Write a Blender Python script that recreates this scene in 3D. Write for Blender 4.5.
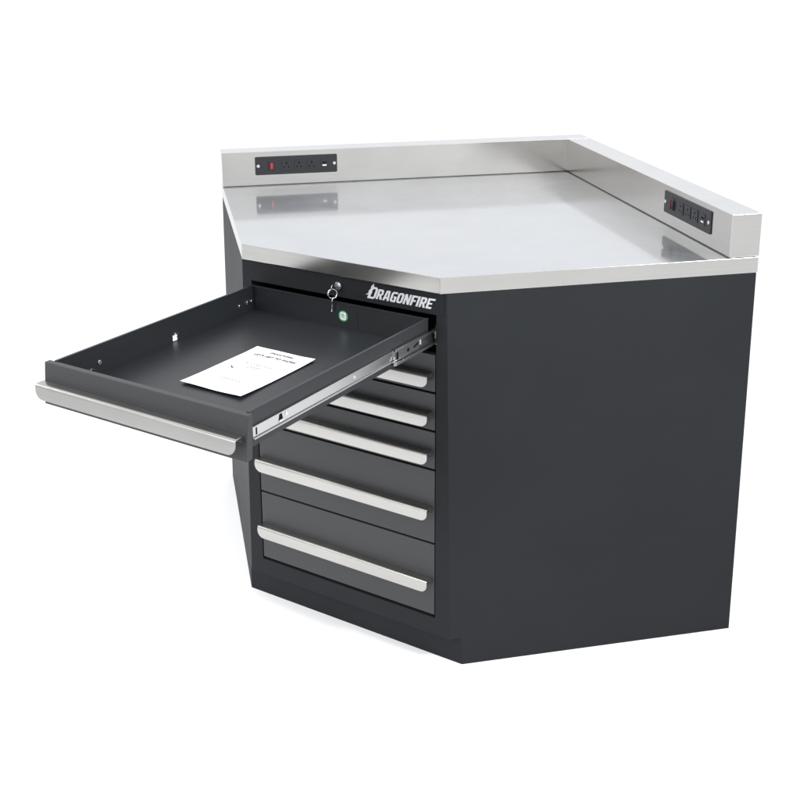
import bpy, bmesh, math, random
from mathutils import Vector, Matrix
random.seed(7)
scene = bpy.context.scene
for o in list(bpy.data.objects):
    bpy.data.objects.remove(o, do_unlink=True)

# ------------------------------------------------------------------ camera
yaw, pitch, roll = -0.2108, -0.2791, -0.0051
cy_, sy_, cp_, sp_ = math.cos(yaw), math.sin(yaw), math.cos(pitch), math.sin(pitch)
fwd = Vector((-sy_*cp_, cy_*cp_, sp_)); rt = Vector((cy_, sy_, 0)); up = rt.cross(fwd)
r2 = rt*math.cos(roll) + up*math.sin(roll); u2 = up*math.cos(roll) - rt*math.sin(roll)
cam_d = bpy.data.cameras.new('camera'); cam = bpy.data.objects.new('camera', cam_d)
scene.collection.objects.link(cam)
cam.matrix_world = Matrix(((r2.x, u2.x, -fwd.x, -1.2718), (r2.y, u2.y, -fwd.y, -3.2836),
                           (r2.z, u2.z, -fwd.z, 1.5840), (0, 0, 0, 1)))
cam_d.sensor_width = 36; cam_d.lens = 1146.4248/800*36
cam_d.shift_y = -(400-270.8059)/800
cam_d.clip_start = 0.05; cam_d.clip_end = 400
scene.camera = cam

# ------------------------------------------------------------------ exposure, world, added fill lights
vs = scene.view_settings
vs.view_transform = 'Standard'; vs.look = 'None'; vs.exposure = 0.0; vs.gamma = 1.0
world = bpy.data.worlds.new("World"); scene.world = world; world.use_nodes = True
wt = world.node_tree; wt.nodes.clear()
wo = wt.nodes.new('ShaderNodeOutputWorld'); wb = wt.nodes.new('ShaderNodeBackground')
tc = wt.nodes.new('ShaderNodeTexCoord'); sep = wt.nodes.new('ShaderNodeSeparateXYZ')
wt.links.new(tc.outputs['Generated'], sep.inputs[0])
rampz = wt.nodes.new('ShaderNodeValToRGB'); rampz.color_ramp.interpolation = 'EASE'
rampz.color_ramp.elements[0].position = 0.0; rampz.color_ramp.elements[0].color = (0.89, 0.885, 0.875, 1)
rampz.color_ramp.elements[1].position = 0.75; rampz.color_ramp.elements[1].color = (1.0, 1.03, 1.07, 1)
wt.links.new(sep.outputs['Z'], rampz.inputs[0])
# world dimmed left of the bench, to darken the right rim's reflections
dot = wt.nodes.new('ShaderNodeVectorMath'); dot.operation = 'DOT_PRODUCT'
dot.inputs[1].default_value = Vector((-0.92, -0.15, 0.15)).normalized()
wt.links.new(tc.outputs['Generated'], dot.inputs[0])
rl = wt.nodes.new('ShaderNodeMapRange'); rl.interpolation_type = 'SMOOTHSTEP'
rl.inputs['From Min'].default_value = 0.55; rl.inputs['From Max'].default_value = 0.98
rl.inputs['To Min'].default_value = 1.0; rl.inputs['To Max'].default_value = 0.55
wt.links.new(dot.outputs['Value'], rl.inputs['Value'])
mulw = wt.nodes.new('ShaderNodeMath'); mulw.operation = 'MULTIPLY'; mulw.inputs[1].default_value = 1.34
wt.links.new(rl.outputs[0], mulw.inputs[0])
wt.links.new(rampz.outputs[0], wb.inputs['Color']); wt.links.new(mulw.outputs[0], wb.inputs['Strength'])
wt.links.new(wb.outputs[0], wo.inputs[0])

def fill_light(name, loc, target, size, power, spread=180):
    d = bpy.data.lights.new(name, 'AREA'); d.shape = 'RECTANGLE'; d.size = size[0]; d.size_y = size[1]
    d.energy = power; d.spread = math.radians(spread)
    o = bpy.data.objects.new(name, d); scene.collection.objects.link(o); o.location = loc
    o.rotation_euler = (Vector(target)-Vector(loc)).to_track_quat('-Z', 'Y').to_euler()
    return o
fill_light('added_fill', (-3.3, -2.5, 1.9), (-1.15, -1.1, 0.0), (1.4, 1.0), 12.5, 80)  # added fill, lifts the floor shade under the open drawer
fill_light('added_fill', (2.4, -2.9, 2.6), (-0.45, -1.35, 0.1), (1.4, 1.0), 13, 80)  # added fill for the floor in front of the right side
fill_light('added_fill', (-3.9, 0.3, 2.0), (-1.45, -0.85, 0.0), (1.2, 1.0), 8.5, 75)  # added fill for the shaded floor beside the left side
fill_light('added_fill', (1.7, -3.3, 3.0), (-0.40, -1.15, 1.05), (0.8, 0.5), 8, 40)  # added light, makes the upper right side panel paler than its foot

# ------------------------------------------------------------------ dimensions (metres)
H, TW, HS, T = 0.92, 0.036, 0.0983, 0.0702
A, B, D1, D2 = 1.0945, 1.0872, 0.7162, 0.7169
ZB = H-TW
L2 = Vector((-A, -D1)); R1 = Vector((-D2, -B))
e = (R1-L2).normalized(); n = Vector((e.y, -e.x))
FO, KR, KH = 0.0108, 0.020, 0.067
fc = (L2+R1)/2 - n*FO
OW = 0.2485                       # half width of the drawer opening
MF = Matrix(((e.x, n.x, 0, fc.x), (e.y, n.y, 0, fc.y), (0, 0, 1, 0), (0, 0, 0, 1)))   # s, w(out), z -> world
# note: (s, w, z) is left handed; normals are recalculated when meshes are built
ORIGIN = Vector((-0.62, -0.62, 0.0))

def so(z):                        # the side sheets stand a touch wider at the floor
    return 0.001 + (-0.0090-0.001)*(1-z/ZB)
def on_left(off, z):
    x = -A+so(z); p = L2-n*off; k = (x-p.x)/e.x
    return p+e*k
def on_right(off, z):
    y = -B+so(z); p = L2-n*off; k = (y-p.y)/e.y
    return p+e*k

# ------------------------------------------------------------------ materials
def new_mat(name):
    m = bpy.data.materials.new(name); m.use_nodes = True
    nt = m.node_tree; b = nt.nodes['Principled BSDF']
    return m, nt, b
def N(nt, t, **k):
    x = nt.nodes.new(t)
    for a, v in k.items(): setattr(x, a, v)
    return x
def paint(name, col, rough=0.45, spec=0.25, var=0.12, bump=0.035, nscale=1400):
    m, nt, b = new_mat(name)
    t = N(nt, 'ShaderNodeTexCoord')
    n1 = N(nt, 'ShaderNodeTexNoise'); n1.inputs['Scale'].default_value = 5.0; n1.inputs['Detail'].default_value = 6
    n2 = N(nt, 'ShaderNodeTexNoise'); n2.inputs['Scale'].default_value = nscale; n2.inputs['Detail'].default_value = 2
    nt.links.new(t.outputs['Object'], n1.inputs['Vector']); nt.links.new(t.outputs['Object'], n2.inputs['Vector'])
    mr = N(nt, 'ShaderNodeMapRange'); mr.inputs['To Min'].default_value = 1-var; mr.inputs['To Max'].default_value = 1+var
    nt.links.new(n1.outputs['Fac'], mr.inputs['Value'])
    mx = N(nt, 'ShaderNodeVectorMath', operation='SCALE'); mx.inputs[0].default_value = col
    nt.links.new(mr.outputs[0], mx.inputs['Scale']); nt.links.new(mx.outputs[0], b.inputs['Base Color'])
    r = N(nt, 'ShaderNodeMapRange'); r.inputs['To Min'].default_value = rough-.05; r.inputs['To Max'].default_value = rough+.05
    nt.links.new(n1.outputs['Fac'], r.inputs['Value']); nt.links.new(r.outputs[0], b.inputs['Roughness'])
    bp = N(nt, 'ShaderNodeBump'); bp.inputs['Strength'].default_value = bump; bp.inputs['Distance'].default_value = 0.0006
    nt.links.new(n2.outputs['Fac'], bp.inputs['Height']); nt.links.new(bp.outputs[0], b.inputs['Normal'])
    b.inputs['Specular IOR Level'].default_value = spec
    return m
def steel(name, col, rough, stretch=(1, 1, 1), streak=0.06, bump=0.02, aniso=0.0, haze=0.0):
    m, nt, b = new_mat(name)
    t = N(nt, 'ShaderNodeTexCoord'); mp = N(nt, 'ShaderNodeMapping'); mp.inputs['Scale'].default_value = stretch
    nt.links.new(t.outputs['Object'], mp.inputs[0])
    n1 = N(nt, 'ShaderNodeTexNoise'); n1.inputs['Scale'].default_value = 1.0; n1.inputs['Detail'].default_value = 5
    nt.links.new(mp.outputs[0], n1.inputs['Vector'])
    n2 = N(nt, 'ShaderNodeTexNoise'); n2.inputs['Scale'].default_value = 7.0; n2.inputs['Detail'].default_value = 5
    nt.links.new(t.outputs['Object'], n2.inputs['Vector'])
    mr = N(nt, 'ShaderNodeMapRange'); mr.inputs['From Min'].default_value = .25; mr.inputs['From Max'].default_value = .75
    mr.inputs['To Min'].default_value = 1-streak; mr.inputs['To Max'].default_value = 1+streak
    nt.links.new(n1.outputs['Fac'], mr.inputs['Value'])
    mr2 = N(nt, 'ShaderNodeMapRange'); mr2.inputs['To Min'].default_value = .93; mr2.inputs['To Max'].default_value = 1.07
    nt.links.new(n2.outputs['Fac'], mr2.inputs['Value'])
    mm = N(nt, 'ShaderNodeMath', operation='MULTIPLY'); nt.links.new(mr.outputs[0], mm.inputs[0]); nt.links.new(mr2.outputs[0], mm.inputs[1])
    mx = N(nt, 'ShaderNodeVectorMath', operation='SCALE'); mx.inputs[0].default_value = col
    nt.links.new(mm.outputs[0], mx.inputs['Scale']); nt.links.new(mx.outputs[0], b.inputs['Base Color'])
    r = N(nt, 'ShaderNodeMapRange'); r.inputs['To Min'].default_value = rough*.8; r.inputs['To Max'].default_value = rough*1.2
    nt.links.new(n2.outputs['Fac'], r.inputs['Value']); nt.links.new(r.outputs[0], b.inputs['Roughness'])
    bp = N(nt, 'ShaderNodeBump'); bp.inputs['Strength'].default_value = bump; bp.inputs['Distance'].default_value = 0.0003
    nt.links.new(n1.outputs['Fac'], bp.inputs['Height']); nt.links.new(bp.outputs[0], b.inputs['Normal'])
    b.inputs['Metallic'].default_value = 1.0
    b.inputs['Anisotropic'].default_value = aniso
    if haze:                       # a second, wide lobe: the milky bloom of a satin finished sheet
        b2 = N(nt, 'ShaderNodeBsdfPrincipled'); b2.inputs['Metallic'].default_value = 1.0; b2.inputs['Roughness'].default_value = .5
        nt.links.new(mx.outputs[0], b2.inputs['Base Color']); ms = N(nt, 'ShaderNodeMixShader'); ms.inputs[0].default_value = haze
        n3 = N(nt, 'ShaderNodeTexNoise'); n3.inputs['Scale'].default_value = 3.2; n3.inputs['Detail'].default_value = 8; n3.inputs['Distortion'].default_value = .8
        nt.links.new(t.outputs['Object'], n3.inputs['Vector'])
        hz = N(nt, 'ShaderNodeMapRange'); hz.inputs['From Min'].default_value = .3; hz.inputs['From Max'].default_value = .7
        hz.inputs['To Min'].default_value = haze-.12; hz.inputs['To Max'].default_value = haze+.12
        nt.links.new(n3.outputs['Fac'], hz.inputs['Value']); nt.links.new(hz.outputs[0], ms.inputs[0])
        nt.links.new(b.outputs[0], ms.inputs[1]); nt.links.new(b2.outputs[0], ms.inputs[2])
        nt.links.new(ms.outputs[0], nt.nodes['Material Output'].inputs['Surface'])
    return m
M_body = paint('charcoal_powder_coat', (0.0178, 0.0193, 0.0215), rough=0.5, spec=0.06)
M_drawer = paint('grey_powder_coat', (0.0275, 0.0285, 0.0305), rough=0.43, spec=0.38)
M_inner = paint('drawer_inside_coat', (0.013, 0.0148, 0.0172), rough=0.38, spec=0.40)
M_black = paint('black_plastic', (0.018, 0.019, 0.022), rough=0.35, spec=0.4, bump=0.02)
M_hole = paint('black_recess', (0.004, 0.004, 0.005), rough=0.7, spec=0.1)
M_top = steel('stainless_worktop', (0.525, 0.537, 0.557), 0.085, (4, 650, 4), .03, .012, haze=.40)
M_splash = steel('brushed_stainless', (0.625, 0.610, 0.585), 0.20, (3, 3, 900), .055, .04)
M_edge_dim = steel('brushed_stainless_dimmed', (0.505, 0.493, 0.468), 0.20, (3, 3, 900), .055, .04)  # splash steel with its colour darkened, offsetting the bright floor's reflection
M_alu = steel('brushed_aluminium', (0.41, 0.402, 0.386), 0.30, (6, 6, 700), .04, .03)
M_zinc = steel('zinc_plated_rail', (0.52, 0.52, 0.515), 0.22, (5, 5, 400), .05, .03)
M_chrome = steel('bright_screw_metal', (0.8, 0.8, 0.8), 0.15, (1, 1, 1), .0, .0)
M_white = paint('white_marking', (0.8, 0.8, 0.8), rough=0.5, spec=0.3, var=.02, bump=0)
M_logo = paint('silver_lettering', (0.60, 0.61, 0.63), rough=0.35, spec=0.5, var=.04, bump=0)
M_red = paint('red_switch_plastic', (0.42, 0.025, 0.03), rough=0.25, spec=0.5, var=.03, bump=0)
M_green = paint('green_print', (0.07, 0.36, 0.14), rough=0.4, spec=0.4, var=.04, bump=0)
M_paper = paint('white_paper', (0.76, 0.765, 0.77), rough=0.7, spec=0.2, var=.01, bump=.02, nscale=600)
M_ink = paint('grey_print', (0.07, 0.07, 0.08), rough=0.6, spec=0.2, var=.02, bump=0)
M_floor = paint('white_studio_floor', (0.92, 0.92, 0.92), rough=0.6, spec=0.1, var=.005, bump=0)

# ------------------------------------------------------------------ mesh helpers
def link_bm(name, bm, mat, parent=None, matrix=None, bevel=0.0, origin=None, segs=2, smooth=True):
    if matrix is not None: bmesh.ops.transform(bm, matrix=matrix, verts=bm.verts)
    bmesh.ops.recalc_face_normals(bm, faces=bm.faces)
    org = Vector(origin) if origin is not None else Vector((0, 0, 0))
    po = parent['_o'] if parent is not None and '_o' in parent else (0, 0, 0)
    bmesh.ops.translate(bm, vec=-org, verts=bm.verts)
    me = bpy.data.meshes.new(name); bm.to_mesh(me); bm.free()
    mats = mat if isinstance(mat, (list, tuple)) else [mat]
    for m in mats: me.materials.append(m)
    if smooth:
        for p in me.polygons: p.use_smooth = True
    o = bpy.data.objects.new(name, me); scene.collection.objects.link(o)
    o.location = org - Vector(po)
    o['_o'] = tuple(org)
    if parent is not None: o.parent = parent
    if bevel:
        b = o.modifiers.new('bevel', 'BEVEL'); b.width = bevel; b.segments = segs; b.limit_method = 'ANGLE'
        b.angle_limit = math.radians(35); b.harden_normals = True
    elif smooth:
        bme = bmesh.new(); bme.from_mesh(me)
        for ed in bme.edges:
            if len(ed.link_faces) == 2 and ed.calc_face_angle(0) > math.radians(35): ed.smooth = False
        bme.to_mesh(me); bme.free()
    return o
def box(bm, lo, hi, mi=0):
    x0, y0, z0 = lo; x1, y1, z1 = hi
    v = [bm.verts.new(p) for p in ((x0,y0,z0),(x1,y0,z0),(x1,y1,z0),(x0,y1,z0),(x0,y0,z1),(x1,y0,z1),(x1,y1,z1),(x0,y1,z1))]
    for f in ((0,3,2,1),(4,5,6,7),(0,1,5,4),(1,2,6,5),(2,3,7,6),(3,0,4,7)):
        fa = bm.faces.new([v[i] for i in f]); fa.material_index = mi
def prism(bm, pts, ax, a, b, mi=0):
    """closed polygon pts (2-D) extruded along axis ax between a and b"""
    def P(p, t):
        q = [p[0], p[1]]; q.insert(ax, t); return q
    v0 = [bm.verts.new(P(p, a)) for p in pts]; v1 = [bm.verts.new(P(p, b)) for p in pts]
    k = len(pts)
    fs = [bm.faces.new(v0), bm.faces.new(v1[::-1])]
    for i in range(k): fs.append(bm.faces.new((v0[i], v1[i], v1[(i+1) % k], v0[(i+1) % k])))
    for f in fs: f.material_index = mi
def cyl(bm, c, ax, r, h, seg=24, r1=None, mi=0):
    """cylinder centred on c, along axis ax, length h"""
    r1 = r if r1 is None else r1
    def P(rr, i, t):
        q = [rr*math.cos(2*math.pi*i/seg), rr*math.sin(2*math.pi*i/seg)]; q.insert(ax, t)
        return [c[j]+q[j] for j in range(3)]
    v0 = [bm.verts.new(P(r, i, -h/2)) for i in range(seg)]; v1 = [bm.verts.new(P(r1, i, h/2)) for i in range(seg)]
    fs = [bm.faces.new(v0[::-1]), bm.faces.new(v1)]
    for i in range(seg): fs.append(bm.faces.new((v0[i], v0[(i+1) % seg], v1[(i+1) % seg], v1[i])))
    for f in fs: f.material_index = mi
def torus(bm, c, R, r, nrm, seg=28, sub=8):
    nrm = Vector(nrm).normalized(); a = nrm.orthogonal().normalized(); b = nrm.cross(a)
    rings = []
    for i in range(seg):
        t = 2*math.pi*i/seg; d = a*math.cos(t)+b*math.sin(t)
        rings.append([bm.verts.new(Vector(c)+d*(R+r*math.cos(2*math.pi*j/sub))+nrm*r*math.sin(2*math.pi*j/sub)) for j in range(sub)])
    for i in range(seg):
        for j in range(sub):
            bm.faces.new((rings[i][j], rings[(i+1) % seg][j], rings[(i+1) % seg][(j+1) % sub], rings[i][(j+1) % sub]))
def outline_mesh(name, loops, mat, M, depth=0.0004, parent=None, origin=None):
    """2-D closed outlines (holes allowed) filled and given thickness; M maps (x, y, out) to world"""
    cu = bpy.data.curves.new(name, 'CURVE'); cu.dimensions = '2D'; cu.fill_mode = 'BOTH'; cu.extrude = depth/2
    for lp in loops:
        s = cu.splines.new('POLY'); s.points.add(len(lp)-1)
        for i, p in enumerate(lp): s.points[i].co = (p[0], p[1], 0, 1)
        s.use_cyclic_u = True
    return curve_to_obj(name, cu, mat, M, parent, origin)
def curve_to_obj(name, cu, mat, M, parent, origin):
    tmp = bpy.data.objects.new('tmp', cu); scene.collection.objects.link(tmp)
    dg = bpy.context.evaluated_depsgraph_get(); dg.update()
    me = bpy.data.meshes.new_from_object(tmp.evaluated_get(dg))
    bm = bmesh.new(); bm.from_mesh(me)
    bpy.data.objects.remove(tmp); bpy.data.meshes.remove(me)
    bmesh.ops.remove_doubles(bm, verts=bm.verts, dist=1e-7)
    return link_bm(name, bm, mat, parent, M, origin=origin, smooth=False)
def text_loops(txt, size):
    cu = bpy.data.curves.new('t', 'FONT'); cu.body = txt; cu.size = size; cu.align_x = 'CENTER'; cu.extrude = .0001
    return cu

# ------------------------------------------------------------------ the surface it stands on
bm = bmesh.new(); box(bm, (-120, -120, -0.1), (120, 120, 0))
fl = link_bm('floor', bm, M_floor, smooth=False); fl['kind'] = 'structure'

# ------------------------------------------------------------------ the workbench
bench = bpy.data.objects.new('corner_workbench', None); scene.collection.objects.link(bench)
bench.location = ORIGIN; bench['_o'] = tuple(ORIGIN)
bench['label'] = 'dark grey steel corner cabinet with stainless worktop, raised back rim and top drawer pulled open'
bench['category'] = 'workbench'

# --- cabinet body: lower kick prism, upper prism, framed opening with a dark cavity
bm = bmesh.new()
def V(p, z): return bm.verts.new((p[0], p[1], z))
def Q(*v): return bm.faces.new(v)
zs = [0, KH]
def corners(off, z):
    return [on_left(off, z), on_right(off, z), Vector((-0.002, -B+so(z))), Vector((-0.002, -0.002)), Vector((-A+so(z), -0.002))]
kb = [V(p, 0) for p in corners(FO+KR, 0)]; kt = [V(p, KH) for p in corners(FO+KR, KH)]
for i in range(5): Q(kb[i], kb[(i+1) % 5], kt[(i+1) % 5], kt[i])
ub = [V(on_left(FO, KH), KH), V(on_right(FO, KH), KH)] + kt[2:]
ut = [V(p, ZB-.0005) for p in corners(FO, ZB)]
Q(kt[0], kt[1], ub[1], ub[0])                        # underside over the kick recess
Q(ub[1], kt[1], ub[2], ut[2], ut[1])                 # right side
Q(ub[2], ub[3], ut[3], ut[2]); Q(ub[3], ub[4], ut[4], ut[3])
Q(ub[4], kt[0], ub[0], ut[0], ut[4])                 # left side
ZT, Z0 = 0.8336, 0.1105
def FP(s, w, z): return MF @ Vector((s, w, z))
oc = [V(FP(s, 0, z), z) for s, z in ((-OW, Z0), (OW, Z0), (OW, ZT), (-OW, ZT))]
Q(ub[0], ub[1], oc[1], oc[0]); Q(ub[1], ut[1], oc[2], oc[1]); Q(ut[1], ut[0], oc[3], oc[2]); Q(ut[0], ub[0], oc[0], oc[3])
ic = [V(FP(s, -0.52, z), z) for s, z in ((-OW, Z0), (OW, Z0), (OW, ZT), (-OW, ZT))]
for i in range(4): Q(oc[i], oc[(i+1) % 4], ic[(i+1) % 4], ic[i])
Q(*ic); Q(*ut)
body = link_bm('cabinet_body', bm, M_body, bench, origin=ORIGIN, bevel=0.0012)

# --- top rail over the drawers, a separate sheet between the stiles
bm = bmesh.new()
box(bm, (-0.2415, 0.0003, ZT), (OW+.018, 0.0018, ZB-.003))
link_bm('top_rail', bm, M_body, bench, MF, origin=ORIGIN, bevel=.0005)

# --- worktop
bm = bmesh.new()
pts = [(-A, 0), (-A, -D1), (-D2, -B), (0, -B), (0, 0)]
prism(bm, pts, 2, ZB, H)
# side faces and the lip get brushed steel darkened against floor glare, the top face the smoother sheet
bm.normal_update()
for f in bm.faces: f.material_index = 0 if abs(f.normal.z) > .5 else 1
wtop = link_bm('worktop', bm, [M_top, M_edge_dim], bench, origin=ORIGIN, bevel=0.0014)

# --- back rims (two boxed wings standing on the worktop with a hairline shadow gap)
g = 0.0022
def top_sheet(bm):                # upper face takes the satin worktop finish, darker to tone down reflected sky
    bm.normal_update()
    for f in bm.faces:
        if abs(f.normal.z) > .5: f.material_index = 1
        elif f.normal.y < -.5 and f.calc_center_median().y < -B+.01: f.material_index = 2     # end cap, same steel darkened against the floor's reflection
bm = bmesh.new(); box(bm, (-A, -T, H+g), (-0.0006, 0, H+HS)); top_sheet(bm); box(bm, (-A+.004, -T+.006, H), (-.004, -.004, H+g+.001))
link_bm('backsplash', bm, [M_splash, M_top, M_edge_dim], bench, origin=ORIGIN, bevel=0.0012)
bm = bmesh.new(); box(bm, (-T, -B, H+g), (0.0, -T-.0008, H+HS-.0006)); top_sheet(bm); box(bm, (-T+.006, -B+.004, H), (-.004, -T-.004, H+g+.001))
link_bm('backsplash', bm, [M_splash, M_top, M_edge_dim], bench, origin=ORIGIN, bevel=0.0012)

# ------------------------------------------------------------------ handles and drawers
def handle_mesh(name, parent, zf, w0, mat=M_alu, s0=-0.2455, s1=0.2385, origin=None, shear=0.0):
    """L-shaped pull: foot on the drawer, flat flange, rounded bend, lip with rounded lower corners"""
    bm = bmesh.new(); th = 0.0018; D = 0.0215; R = 0.0062; LIP = 0.0295; rc = 0.0175
    cols = []
    k = 8
    ss = [rc*(1-math.cos(math.pi/2*i/k)) for i in range(k+1)]
    pos = [s0+x for x in ss] + [s0 + (s1-s0)*t for t in (.2, .4, .6, .8)] + [s1-x for x in ss[::-1]]
    for s in pos:
        dd = min(s-s0, s1-s); x = max(0, rc-dd)
        lip = LIP - rc + math.sqrt(max(rc*rc-x*x, 0))
        outer = [(0.0003, -0.012), (0.0003, 0.0)]
        inner = [(0.0003+th, -0.012), (0.0003+th, -th)]
        for i in range(7):
            a = math.pi/2*i/6
            outer.append((D-R+R*math.sin(a), -R+R*math.cos(a)))
            inner.append((D-R+(R-th)*math.sin(a), -R+(R-th)*math.cos(a)))
        outer.append((D, -lip)); inner.append((D-th, -lip))
        loop = outer + inner[::-1]
        cols.append([bm.verts.new((s, w0+w+shear*z, zf+z)) for w, z in loop])
    L = len(cols[0])
    for a, b in zip(cols, cols[1:]):
        for j in range(L): bm.faces.new((a[j], a[(j+1) % L], b[(j+1) % L], b[j]))
    no = L//2
    for c in (cols[0], cols[-1]):
        for j in range(no-1): bm.faces.new((c[j], c[j+1], c[L-2-j], c[L-1-j]))
    return link_bm(name, bm, mat, parent, MF, origin=origin)

rows = [(0.7443, 0.6551, 0.0415), (0.6551, 0.5659, 0.0425), (0.5659, 0.4746, 0.0430), (0.4746, 0.2952, 0.0860), (0.2952, 0.1139, 0.0840)]
zproto = {}
for (zt, zb, hz) in rows:
    org = FP(0, 0, zt)
    bm = bmesh.new()
    hgt = round(zt-zb-0.0042, 4)
    # folded pan: face sheet with returned edges
    box(bm, (-0.2462, -0.016, zt-0.0008-hgt), (0.2462, -0.0008, zt-0.0008))
    d = link_bm('drawer', bm, M_drawer, bench, MF, origin=org, bevel=.0012)
    handle_mesh('handle', d, zt-hz, -0.0008, origin=org)

# ------------------------------------------------------------------ the open drawer
PW = 0.6143; PT = 0.8290; PB = 0.7450
org = FP(0, 0.3, 0.78)
SL, SR, BF, FLZ = -0.2262, 0.2372, 0.018, 0.7725
WT = 0.0028; TOPZ = 0.8282; FRW = 0.6015
def plate_holes(bm, a0, a1, z0, z1, t0, t1, holes):
    """wall in the w-z plane between s=t0..t1, cut into cells so that rectangular holes stay open"""
    xs = sorted({a0, a1, *[h[0] for h in holes], *[h[1] for h in holes]})
    zz = sorted({z0, z1, *[h[2] for h in holes], *[h[3] for h in holes]})
    solid = lambda x, z: a0 < x < a1 and z0 < z < z1 and not any(h[0] < x < h[1] and h[2] < z < h[3] for h in holes)
    cache = {}
    def v(s, w, z):
        if (s, w, z) not in cache: cache[(s, w, z)] = bm.verts.new((s, w, z))
        return cache[(s, w, z)]
    xs2 = [xs[0]-1]+xs+[xs[-1]+1]; zz2 = [zz[0]-1]+zz+[zz[-1]+1]
    for i in range(len(xs)-1):
        for j in range(len(zz)-1):
            x, z = (xs[i]+xs[i+1])/2, (zz[j]+zz[j+1])/2
            if not solid(x, z): continue
            for s in (t0, t1):
                bm.faces.new([v(s, *p) for p in ((xs[i], zz[j]), (xs[i+1], zz[j]), (xs[i+1], zz[j+1]), (xs[i], zz[j+1]))])
            nb = (((xs2[i]+xs2[i+1])/2, z, (xs[i], zz[j]), (xs[i], zz[j+1])), ((xs2[i+2]+xs2[i+3])/2, z, (xs[i+1], zz[j]), (xs[i+1], zz[j+1])),
                  (x, (zz2[j]+zz2[j+1])/2, (xs[i], zz[j]), (xs[i+1], zz[j])), (x, (zz2[j+2]+zz2[j+3])/2, (xs[i], zz[j+1]), (xs[i+1], zz[j+1])))
            for nx, nz, p, q in nb:
                if not solid(nx, nz): bm.faces.new((v(t0, *p), v(t0, *q), v(t1, *q), v(t1, *p)))
bm = bmesh.new()
hole = (0.2745, 0.2895, 0.7735, 0.7868)
plate_holes(bm, BF, FRW, 0.7640, TOPZ, SL-WT, SL, [hole])                       # left wall with its open slot
plate_holes(bm, BF, FRW, 0.7640, TOPZ, SR, SR+WT, [])                           # right wall
for s in (SL-WT, SR): box(bm, (s-.0012, BF, TOPZ-.0005), (s+WT+.0012, FRW+.0006, TOPZ+.0022))   # hemmed rims
box(bm, (SL, BF, 0.7640), (SR, BF+WT, TOPZ-.002))                              # back wall
box(bm, (SL-.0005, BF-.0012, TOPZ-.003), (SR+.0005, BF+WT+.0012, TOPZ+.0008))
box(bm, (SL, FRW-WT, 0.7640), (SR, FRW, TOPZ-.001))                            # front wall
box(bm, (SL, BF+WT, FLZ-.0015), (SR, FRW-WT, FLZ))                             # floor
box(bm, (0.062, BF+WT, FLZ+.0003), (0.0630, BF+WT+.0007, TOPZ-.004))           # folded seam on the back wall
drw = link_bm('drawer', bm, M_inner, bench, MF, origin=org, bevel=.0006, segs=1)
drw['label'] = 'top drawer pulled fully open with a leaflet inside'
# front panel (leans out a little at its foot)
bm = bmesh.new(); k = .0045
box(bm, (-0.2435, FRW, PB), (0.2495, PW, PT))
for v in bm.verts: 
    if v.co.y > FRW+.002: v.co.y += k*(PT-v.co.z)/(PT-PB)
    else: v.co.y += k*(PT-v.co.z)/(PT-PB)*.0
    v.co.x -= 0.0045*(PT-v.co.z)/(PT-PB)
link_bm('front_panel', bm, M_drawer, drw, MF, origin=org, bevel=.0013)
handle_mesh('handle', drw, PT-0.0370, PW+.0021, origin=org, s0=-0.2475, s1=0.2385, shear=-.05)

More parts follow.
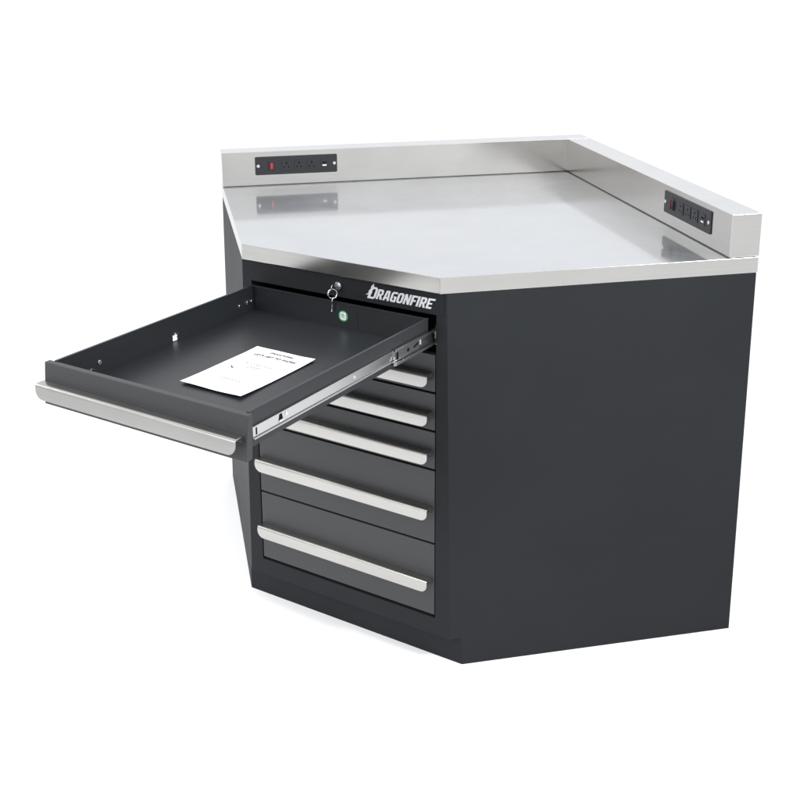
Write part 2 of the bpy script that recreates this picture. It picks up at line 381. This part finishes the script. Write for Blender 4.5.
# slide rail seen along the open drawer
def channel(bm, s, w0, w1, z0, z1, dep, th=.0012, lip=.0022):
    """C channel, web at s, flanges reach out by dep"""
    prof = [(s, z0), (s+dep, z0), (s+dep, z0+lip), (s+dep-th, z0+lip), (s+dep-th, z0+th), (s+th, z0+th),
            (s+th, z1-th), (s+dep-th, z1-th), (s+dep-th, z1-lip), (s+dep, z1-lip), (s+dep, z1), (s, z1)]
    vs0 = [bm.verts.new((p[0], w0, p[1])) for p in prof]; vs1 = [bm.verts.new((p[0], w1, p[1])) for p in prof]
    L = len(prof)
    for i in range(L): bm.faces.new((vs0[i], vs0[(i+1) % L], vs1[(i+1) % L], vs1[i]))
    for vv in (vs0, vs1):
        for q in ((0, 1, 2, 3, 4, 5), (5, 6, 11, 0), (6, 7, 8, 9, 10, 11)):
            bm.faces.new([vv[i] for i in q])
def rail_side(sgn, sw):
    """sgn +1 right, -1 left; sw = outer face of the drawer wall"""
    fl_ = Matrix.Diagonal((sgn, 1, 1, 1)); off = abs(sw)+.0004
    spans = [(0.02, 0.5945)] if sgn > 0 else [(0.02, 0.272), (0.292, 0.5945)]     # the left one is punched through at the slot
    for a_, b_ in spans:
        bm = bmesh.new(); channel(bm, off, a_, b_, 0.7775, 0.8020, 0.0045)
        o = link_bm('inner_rail', bm, M_zinc, drw, MF @ fl_, origin=org, bevel=.0003, segs=1)
    if sgn > 0:
        w = 0.519; y = off+.00135
        def piece(name, mat, par, fn, **k):
            bm = bmesh.new(); fn(bm); link_bm(name, bm, mat, par, MF @ fl_, origin=org if par is o else ORIGIN, **k)
        piece('rail_slot', M_hole, o, lambda b: prism(b, [(w-.0060, .7868), (w+.0060, .7868), (w+.0034, .7975), (w-.0034, .7975)], 0, y-.0001, y+.0002), smooth=False)
        piece('rail_slot', M_hole, o, lambda b: box(b, (y-.0001, .5835, .7835), (y+.0002, .5870, .7965)), smooth=False)
        piece('rail_tab', M_chrome, o, lambda b: box(b, (y+.0003, w-.0052, .7832), (y+.0012, w+.0052, .7868)), bevel=.0003)
        piece('rail_rivet', M_chrome, o, lambda b: cyl(b, (y+.0006, .5036, .7925), 0, .0032, .0014), bevel=.0003)
        piece('rail_rivet', M_chrome, o, lambda b: cyl(b, (y+.0006, .2926, .7900), 0, .0034, .0014), bevel=.0003)
    # middle member, wrapped round the inner one
    bm = bmesh.new(); channel(bm, off+.0014, -0.30, 0.1560, 0.7695, 0.8040, 0.0072, .0013, .0058)
    m = link_bm('slide_rail', bm, M_zinc, bench, MF @ fl_, origin=ORIGIN, bevel=.0004, segs=1)
    if sgn > 0:
        y = off+.0014+.00125
        piece('rail_slot', M_hole, m, lambda b: cyl(b, (y, .1018, .7870), 0, .0040, .0012), smooth=False)
        piece('rail_slot', M_hole, m, lambda b: prism(b, [(.060, .7885), (.080, .7835), (.080, .7880), (.060, .7930)], 0, y-.0003, y+.0006), smooth=False)
        piece('rail_slot', M_hole, m, lambda b: box(b, (y-.0003, .1395, .7800), (y+.0006, .1465, .7965)), smooth=False)
        piece('rail_stop', M_chrome, m, lambda b: box(b, (y, .1490, .7700), (y+.0045, .1600, .7810)), bevel=.0006)
        piece('rail_stop', M_chrome, m, lambda b: box(b, (y, .0535, .7840), (y+.0022, .0560, .7960)), bevel=.0006)
        piece('rail_stop', M_chrome, m, lambda b: box(b, (y, .1530, .7820), (y+.0030, .1590, .7870)), bevel=.0006)
    # cabinet member
    bm = bmesh.new(); channel(bm, off+.0030, -0.45, -0.006, 0.7655, 0.8080, 0.0076, .0013, .0040)
    link_bm('slide_rail', bm, M_zinc, bench, MF @ fl_, origin=ORIGIN, bevel=.0004, segs=1)
rail_side(1, SR+WT); rail_side(-1, SL-WT)

# small hardware on the left drawer wall
def wall_pt(w, z): return (SL, w, z)
for (w, z, r, t) in ((.4963, .7935, .0048, .0022), (.0721, .7925, .0045, .0022), (.0440, .7935, .0060, .0034), (.0300, .7930, .0052, .0030)):
    bm = bmesh.new(); cyl(bm, (SL+t/2, w, z), 0, r, t)
    link_bm('wall_rivet', bm, M_chrome, drw, MF, origin=org, bevel=.0007)
for (w, z) in ((.5180, .7830), (.2815, .7885)):        # sprung hooks pressed out of the wall above each slot
    bm = bmesh.new()
    pr = [(w-.007+.014*t, z+.0045*math.sin(math.pi*t)) for t in [i/8 for i in range(9)]]
    prism(bm, pr+[(p[0], p[1]-.0016) for p in pr[::-1]], 0, SL, SL+.0030)
    link_bm('wall_hook', bm, M_zinc, drw, MF, origin=org, bevel=.0003, segs=1)
# green sticker on the inside of the back wall
def disc(r, k=40): return [(r*math.cos(2*math.pi*i/k), r*math.sin(2*math.pi*i/k)) for i in range(k)]
def face_m(s, w, z):   # x right, y up, out of the face
    return Matrix.Translation(FP(s, w, z)) @ Matrix(((e.x, 0, n.x, 0), (e.y, 0, n.y, 0), (0, 1, 0, 0), (0, 0, 0, 1)))
WB = BF+WT
st = outline_mesh('sticker', [disc(.0122)], M_green, face_m(.0252, WB+.0004, .7985), .0004, drw, org)
rr = [(-.0075, -.006), (-.005, -.0082), (.005, -.0082), (.0075, -.006), (.0075, .0065), (.0055, .0086), (-.0055, .0086), (-.0075, .0065)]
st2 = outline_mesh('sticker_panel', [rr], M_white, face_m(.0252, WB+.0009, .7985), .0003, drw, org)
st3 = outline_mesh('sticker_print', [[(a, y), (b, y), (b, y+.0012), (a, y+.0012)] for a, b, y in ((-.005, .002, .0045), (-.0055, .005, .0020), (-.0055, .0035, -.0008), (-.0048, -.0025, -.0040), (-.001, .005, -.0040))],
             M_ink, face_m(.0252, WB+.0014, .7985), .0003, drw, org)

# ------------------------------------------------------------------ brand lettering on the top rail
def letters():
    s, h = .21, .17
    O = lambda pts: pts
    G = {}
    G['D'] = (.66, [[(-.16,-.06),(.50,-.06),(.68,.10),(.68,.92),(.50,1.12),(.20,1.12),(.10,1.22),(.06,1.45),(-.10,1.22),(-.15,.98),(-.06,1.02),(-.12,.86),(-.28,.58),(-.16,.62),(-.22,.44),(-.42,.22),(-.24,.28),(-.12,.34)], [(.10,.12),(.16,.5),(.12,.78),(.22,.93),(.40,.93),(.46,.85),(.46,.18),(.40,.12)]])
    G['R'] = (.62, [[(0,0),(s,0),(s,.36),(.27,.36),(.41,0),(.64,0),(.47,.40),(.61,.50),(.61,.87),(.48,1),(0,1)], [(s,.53),(s,1-h),(.36,1-h),(.40,.78),(.40,.58),(.36,.53)]])
    G['A'] = (.66, [[(0,0),(.21,0),(.24,.2),(.43,.2),(.45,0),(.67,0),(.54,1),(.15,1)], [(.27,.36),(.31,.80),(.37,.80),(.415,.36)]])
    G['G'] = (.60, [[(.14,0),(.60,0),(.60,.56),(.30,.56),(.30,.40),(.40,.40),(.40,h),(.25,h),(.21,.22),(.21,.78),(.25,1-h),(.60,1-h),(.60,1),(.14,1),(0,.86),(0,.14)]])
    G['O'] = (.62, [[(.14,0),(.48,0),(.62,.14),(.62,.86),(.48,1),(.14,1),(0,.86),(0,.14)], [(.25,h),(.21,.22),(.21,.78),(.25,1-h),(.37,1-h),(.41,.78),(.41,.22),(.37,h)]])
    G['N'] = (.64, [[(0,0),(.2,0),(.2,.55),(.42,0),(.64,0),(.64,1),(.44,1),(.44,.45),(.22,1),(0,1)]])
    G['F'] = (.54, [[(0,0),(s,0),(s,.40),(.48,.40),(.48,.56),(s,.56),(s,1-h),(.60,1-h),(.56,1),(0,1)]])
    G['I'] = (.22, [[(0,0),(s,0),(s,1),(0,1)]])
    G['E'] = (.60, [[(0,0),(.54,0),(.60,h),(s,h),(s,.42),(.50,.42),(.50,.57),(s,.57),(s,1-h),(.66,1-h),(.72,1),(0,1)]])
    return G
G = letters(); loops = []; x = 0.0; hgt = .0232; wsc = 1.035; sh = .38
for i, ch in enumerate('DRAGONFIRE'):
    w, ls = G[ch]
    for lp in ls:
        big = 1.0
        pp = []
        for (px, py) in lp:
            pp.append(((x+px+sh*py)*hgt*wsc, py*hgt))
        loops.append(pp)
    x += w+.085
LW = (x)*hgt*wsc
outline_mesh('brand_lettering', loops, M_logo, face_m(.0805, .0023, .8452), .0008, bench, ORIGIN)

# ------------------------------------------------------------------ lock
bm = bmesh.new(); cyl(bm, (.0012, .0040, .8595), 1, .0088, .0050, 32); cyl(bm, (.0012, .0072, .8595), 1, .0062, .0020, 28)
lock = link_bm('lock', bm, M_chrome, bench, MF, origin=ORIGIN, bevel=.0006)

# ------------------------------------------------------------------ power strips
def power_strip(M, org):
    W2, H2 = .1171, .0260
    def rrect(w, h, r, cx=0, cy=0, k=5):
        p = []
        for (sx, sy, a0) in ((1, 1, 0), (-1, 1, 90), (-1, -1, 180), (1, -1, 270)):
            for i in range(k+1):
                a = math.radians(a0+90*i/k); p.append((cx+sx*(w-r)+r*math.cos(a), cy+sy*(h-r)+r*math.sin(a)))
        return p
    def P(bm, pts, a, b): prism(bm, pts, 2, a, b)
    bm = bmesh.new(); P(bm, rrect(W2, H2, .0035), .0003, .0026)
    st = link_bm('power_strip', bm, M_black, bench, M, origin=org, bevel=.0004)
    X = lambda f: -W2+2*W2*f
    for f in (.035, .965):
        bm = bmesh.new(); cyl(bm, (X(f), 0, .0036), 2, .0044, .0020, 24)
        link_bm('screw', bm, M_chrome, st, M, origin=org, bevel=.0006)
    bm = bmesh.new(); P(bm, rrect(.0092, .0150, .002, X(.195)), .0022, .0040)
    c = X(.20)
    for q in ((c-.0064, -.0112, c-.0044, .0092), (c+.0044, -.0112, c+.0064, .0092)): box(bm, (q[0], q[1], .0035), (q[2], q[3], .0072))
    sw = link_bm('switch_frame', bm, M_black, st, M, origin=org, bevel=.0004)
    bm = bmesh.new()
    c = X(.20); v = [bm.verts.new(p) for p in ((c-.0042, -.0095, .0038), (c+.0042, -.0095, .0038), (c+.0042, .0075, .0038), (c-.0042, .0075, .0038),
         (c-.0042, -.0095, .0042), (c+.0042, -.0095, .0042), (c+.0042, .0075, .0054), (c-.0042, .0075, .0054))]
    for q in ((0,3,2,1),(4,5,6,7),(0,1,5,4),(1,2,6,5),(2,3,7,6),(3,0,4,7)): bm.faces.new([v[i] for i in q])
    link_bm('switch', bm, M_red, st, M, origin=org, bevel=.0005)
    for f in (.378, .532, .686):
        bm = bmesh.new(); c = X(f); P(bm, rrect(.0128, .0140, .0015, c), .0022, .0042)
        link_bm('outlet', bm, M_black, st, M, origin=org, bevel=.0005)
        bm = bmesh.new()
        P(bm, [(c-.0028, .0040), (c+.0028, .0040), (c+.0028, .0068), (c+.0012, .0088), (c-.0012, .0088), (c-.0028, .0068)], .0040, .00435)
        for dx in (-.0058, .0058): P(bm, [(c+dx-.0013, -.0085), (c+dx+.0013, -.0085), (c+dx+.0013, -.0020), (c+dx-.0013, -.0020)], .0040, .00435)
        link_bm('outlet_slot', bm, M_hole, st, M, origin=org, smooth=False)
    c = X(.842)
    bm = bmesh.new(); P(bm, rrect(.0105, .0135, .0012, c), .0022, .0040)
    link_bm('usb_port', bm, M_black, st, M, origin=org, bevel=.0004)
    bm = bmesh.new(); P(bm, [(c-.0060, .0018), (c+.0060, .0018), (c+.0060, .0058), (c-.0060, .0058)], .0038, .0043)
    link_bm('usb_slot', bm, M_hole, st, M, origin=org, smooth=False)
    bm = bmesh.new(); P(bm, [(c-.0058, -.0062), (c+.0058, -.0062), (c+.0058, -.0030), (c-.0058, -.0030)], .0038, .0046)
    link_bm('usb_tongue', bm, M_white, st, M, origin=org, smooth=False)
    return st
ML = Matrix.Translation((-0.8846, -T, 0.9771)) @ Matrix(((1, 0, 0, 0), (0, 0, -1, 0), (0, 1, 0, 0), (0, 0, 0, 1)))
MR = Matrix.Translation((-T, -0.8752, 0.9774)) @ Matrix(((0, 0, -1, 0), (-1, 0, 0, 0), (0, 1, 0, 0), (0, 0, 0, 1)))
MR = MR @ Matrix.Diagonal((1.035, 1.02, 1, 1))
s1 = power_strip(ML, Vector((-0.8846, -T, 0.9771))); s2 = power_strip(MR, Vector((-T, -0.8752, 0.9774)))

# ------------------------------------------------------------------ leaflet in the open drawer
PZ = FLZ+.0006
def paper_z(x, y):      # x across -0.5..0.5, y along -0.5..0.5 (top of the sheet +)
    return PZ + .0016 + .0010*(2*x)**2 + .0022*(max(0, -y-.1)/.4)**2 + .003*max(0, y-.25)**2*8 + .0004*math.sin(9*x+5*y)
PWD, PLN = .1500, .2330
ps0, pw0 = .0245, .3415
def paper_pt(x, y, lift=0): return (ps0+x*PWD-.0, pw0-y*PLN, paper_z(x, y)+lift)
bm = bmesh.new(); nx, ny = 12, 18; th = .00035
top = [[bm.verts.new(paper_pt(i/nx-.5, j/ny-.5, th)) for j in range(ny+1)] for i in range(nx+1)]
bot = [[bm.verts.new(paper_pt(i/nx-.5, j/ny-.5, 0)) for j in range(ny+1)] for i in range(nx+1)]
for i in range(nx):
    for j in range(ny):
        bm.faces.new((top[i][j], top[i+1][j], top[i+1][j+1], top[i][j+1])); bm.faces.new((bot[i][j], bot[i][j+1], bot[i+1][j+1], bot[i+1][j]))
for i in range(nx):
    for j in (0, ny): bm.faces.new((top[i][j], bot[i][j], bot[i+1][j], top[i+1][j]))
for j in range(ny):
    for i in (0, nx): bm.faces.new((top[i][j], top[i][j+1], bot[i][j+1], bot[i][j]))
lorg = FP(ps0, pw0, PZ)
leaf = link_bm('leaflet', bm, M_paper, None, MF, origin=lorg)
leaf['label'] = 'white printed sheet lying on the bottom of the open top drawer'; leaf['category'] = 'leaflet'
def print_mesh(name, bm):
    """flat lettering in sheet units (metres from the sheet centre) is laid on the curved sheet"""
    for v in bm.verts:
        x, y = v.co.x/PWD, v.co.y/PLN; v.co = Vector(paper_pt(x, y, th+.0006+v.co.z))
    return link_bm(name, bm, M_ink, leaf, MF, origin=lorg, smooth=False)
def text_bm(bm, txt, size, cx, cy, shear=0.0, bold=.0):
    cu = bpy.data.curves.new('t', 'FONT'); cu.body = txt; cu.size = size; cu.align_x = 'CENTER'; cu.shear = shear; cu.offset = bold
    tmp = bpy.data.objects.new('tmp', cu); scene.collection.objects.link(tmp)
    dg = bpy.context.evaluated_depsgraph_get(); dg.update()
    me = bpy.data.meshes.new_from_object(tmp.evaluated_get(dg)); me.transform(Matrix.Translation((cx, cy, 0)))
    bm.from_mesh(me); bpy.data.objects.remove(tmp); bpy.data.meshes.remove(me)
bm = bmesh.new()
text_bm(bm, 'DRAGONFIRE', .0095, .002, .0960, .25, .0003)
text_bm(bm, "LET'S GET TO WORK", .0112, 0, .0760, .1, .0004)
def dashes(y, x0, x1, h, rng=random):
    x = x0
    while x < x1:
        w = rng.uniform(.003, .008); w = min(w, x1-x)
        vs_ = [bm.verts.new(p) for p in ((x, y, 0), (x+w, y, 0), (x+w, y+h, 0), (x, y+h, 0))]; bm.faces.new(vs_); x += w+.0022
dashes(.0310, -.036, .036, .0019); dashes(-.0560, -.026, .024, .0018); dashes(.0180, -.014, .016, .0016); dashes(.0120, -.020, .024, .0016)
print_mesh('printed_text', bm)
# little hand drawn arrow on the sheet
bm = bmesh.new()
bm.faces.new([bm.verts.new((x, y, 0)) for x, y in ((-.0520, .0045), (-.0500, .0058), (-.0425, -.0010), (-.0410, .0020), (-.0385, -.0055), (-.0465, -.0052), (-.0440, -.0025))])
print_mesh('printed_arrow', bm)

# ------------------------------------------------------------------ keys hanging in the lock
korg = FP(.0012, .012, .8595)
keys = bpy.data.objects.new('key_ring', None); scene.collection.objects.link(keys); keys.location = korg; keys['_o'] = tuple(korg)
keys['label'] = 'two small keys on a wire ring hanging from the lock above the open drawer'; keys['category'] = 'keys'
def key(M, name='key'):
    bm = bmesh.new()
    pts = [(.0085*math.cos(a), .0085*math.sin(a)+.0) for a in [math.radians(25+310*i/20-180+0) for i in range(21)]]
    # bow (rounded head) with a shank going +x
    bow = [(-.0075+.0085*math.cos(math.radians(a)), .0075*math.sin(math.radians(a))) for a in range(30, 331, 15)]
    shank = [(.0005, -.0022), (.020, -.0022), (.0215, -.0008), (.0195, .0006), (.0180, .0018), (.0165, .0008), (.0150, .0020), (.0132, .0010), (.0115, .0022), (.0005, .0022)]
    prism(bm, bow+shank, 2, -.0008, .0008)
    return link_bm(name, bm, M_chrome, keys, M, origin=korg, bevel=.0003)
# first key: in the lock, pointing inwards (-w), its head in a vertical plane
Mk1 = MF @ Matrix.Translation((.0012, .0180, .8595)) @ Matrix(((0, 0, 1, 0), (-1, 0, 0, 0), (0, 1, 0, 0), (0, 0, 0, 1)))
key(Mk1 @ Matrix.Diagonal((.8, 1, 1, 1)))
rc_ = MF @ Vector((.0022, .0275, .8475))
bm = bmesh.new(); torus(bm, rc_, .0105, .0008, Vector((e.x, e.y, 0))*.55+Vector((n.x, n.y, 0))*.85, 32, 8)
link_bm('ring', bm, M_chrome, keys, origin=korg)
bm = bmesh.new(); torus(bm, rc_+Vector((0, 0, -.0005)), .0098, .0007, Vector((e.x, e.y, 0))*.75+Vector((n.x, n.y, 0))*.55+Vector((0, 0, .2)), 32, 8)
link_bm('ring', bm, M_chrome, keys, origin=korg)
Mk2 = MF @ Matrix.Translation((.0030, .0290, .8255)) @ Matrix.Rotation(math.radians(8), 4, 'Y') @ Matrix(((0, .35, .94, 0), (0, .94, -.35, 0), (-1, 0, 0, 0), (0, 0, 0, 1)))
key(Mk2)

for o in scene.objects:
    if '_o' in o: del o['_o']
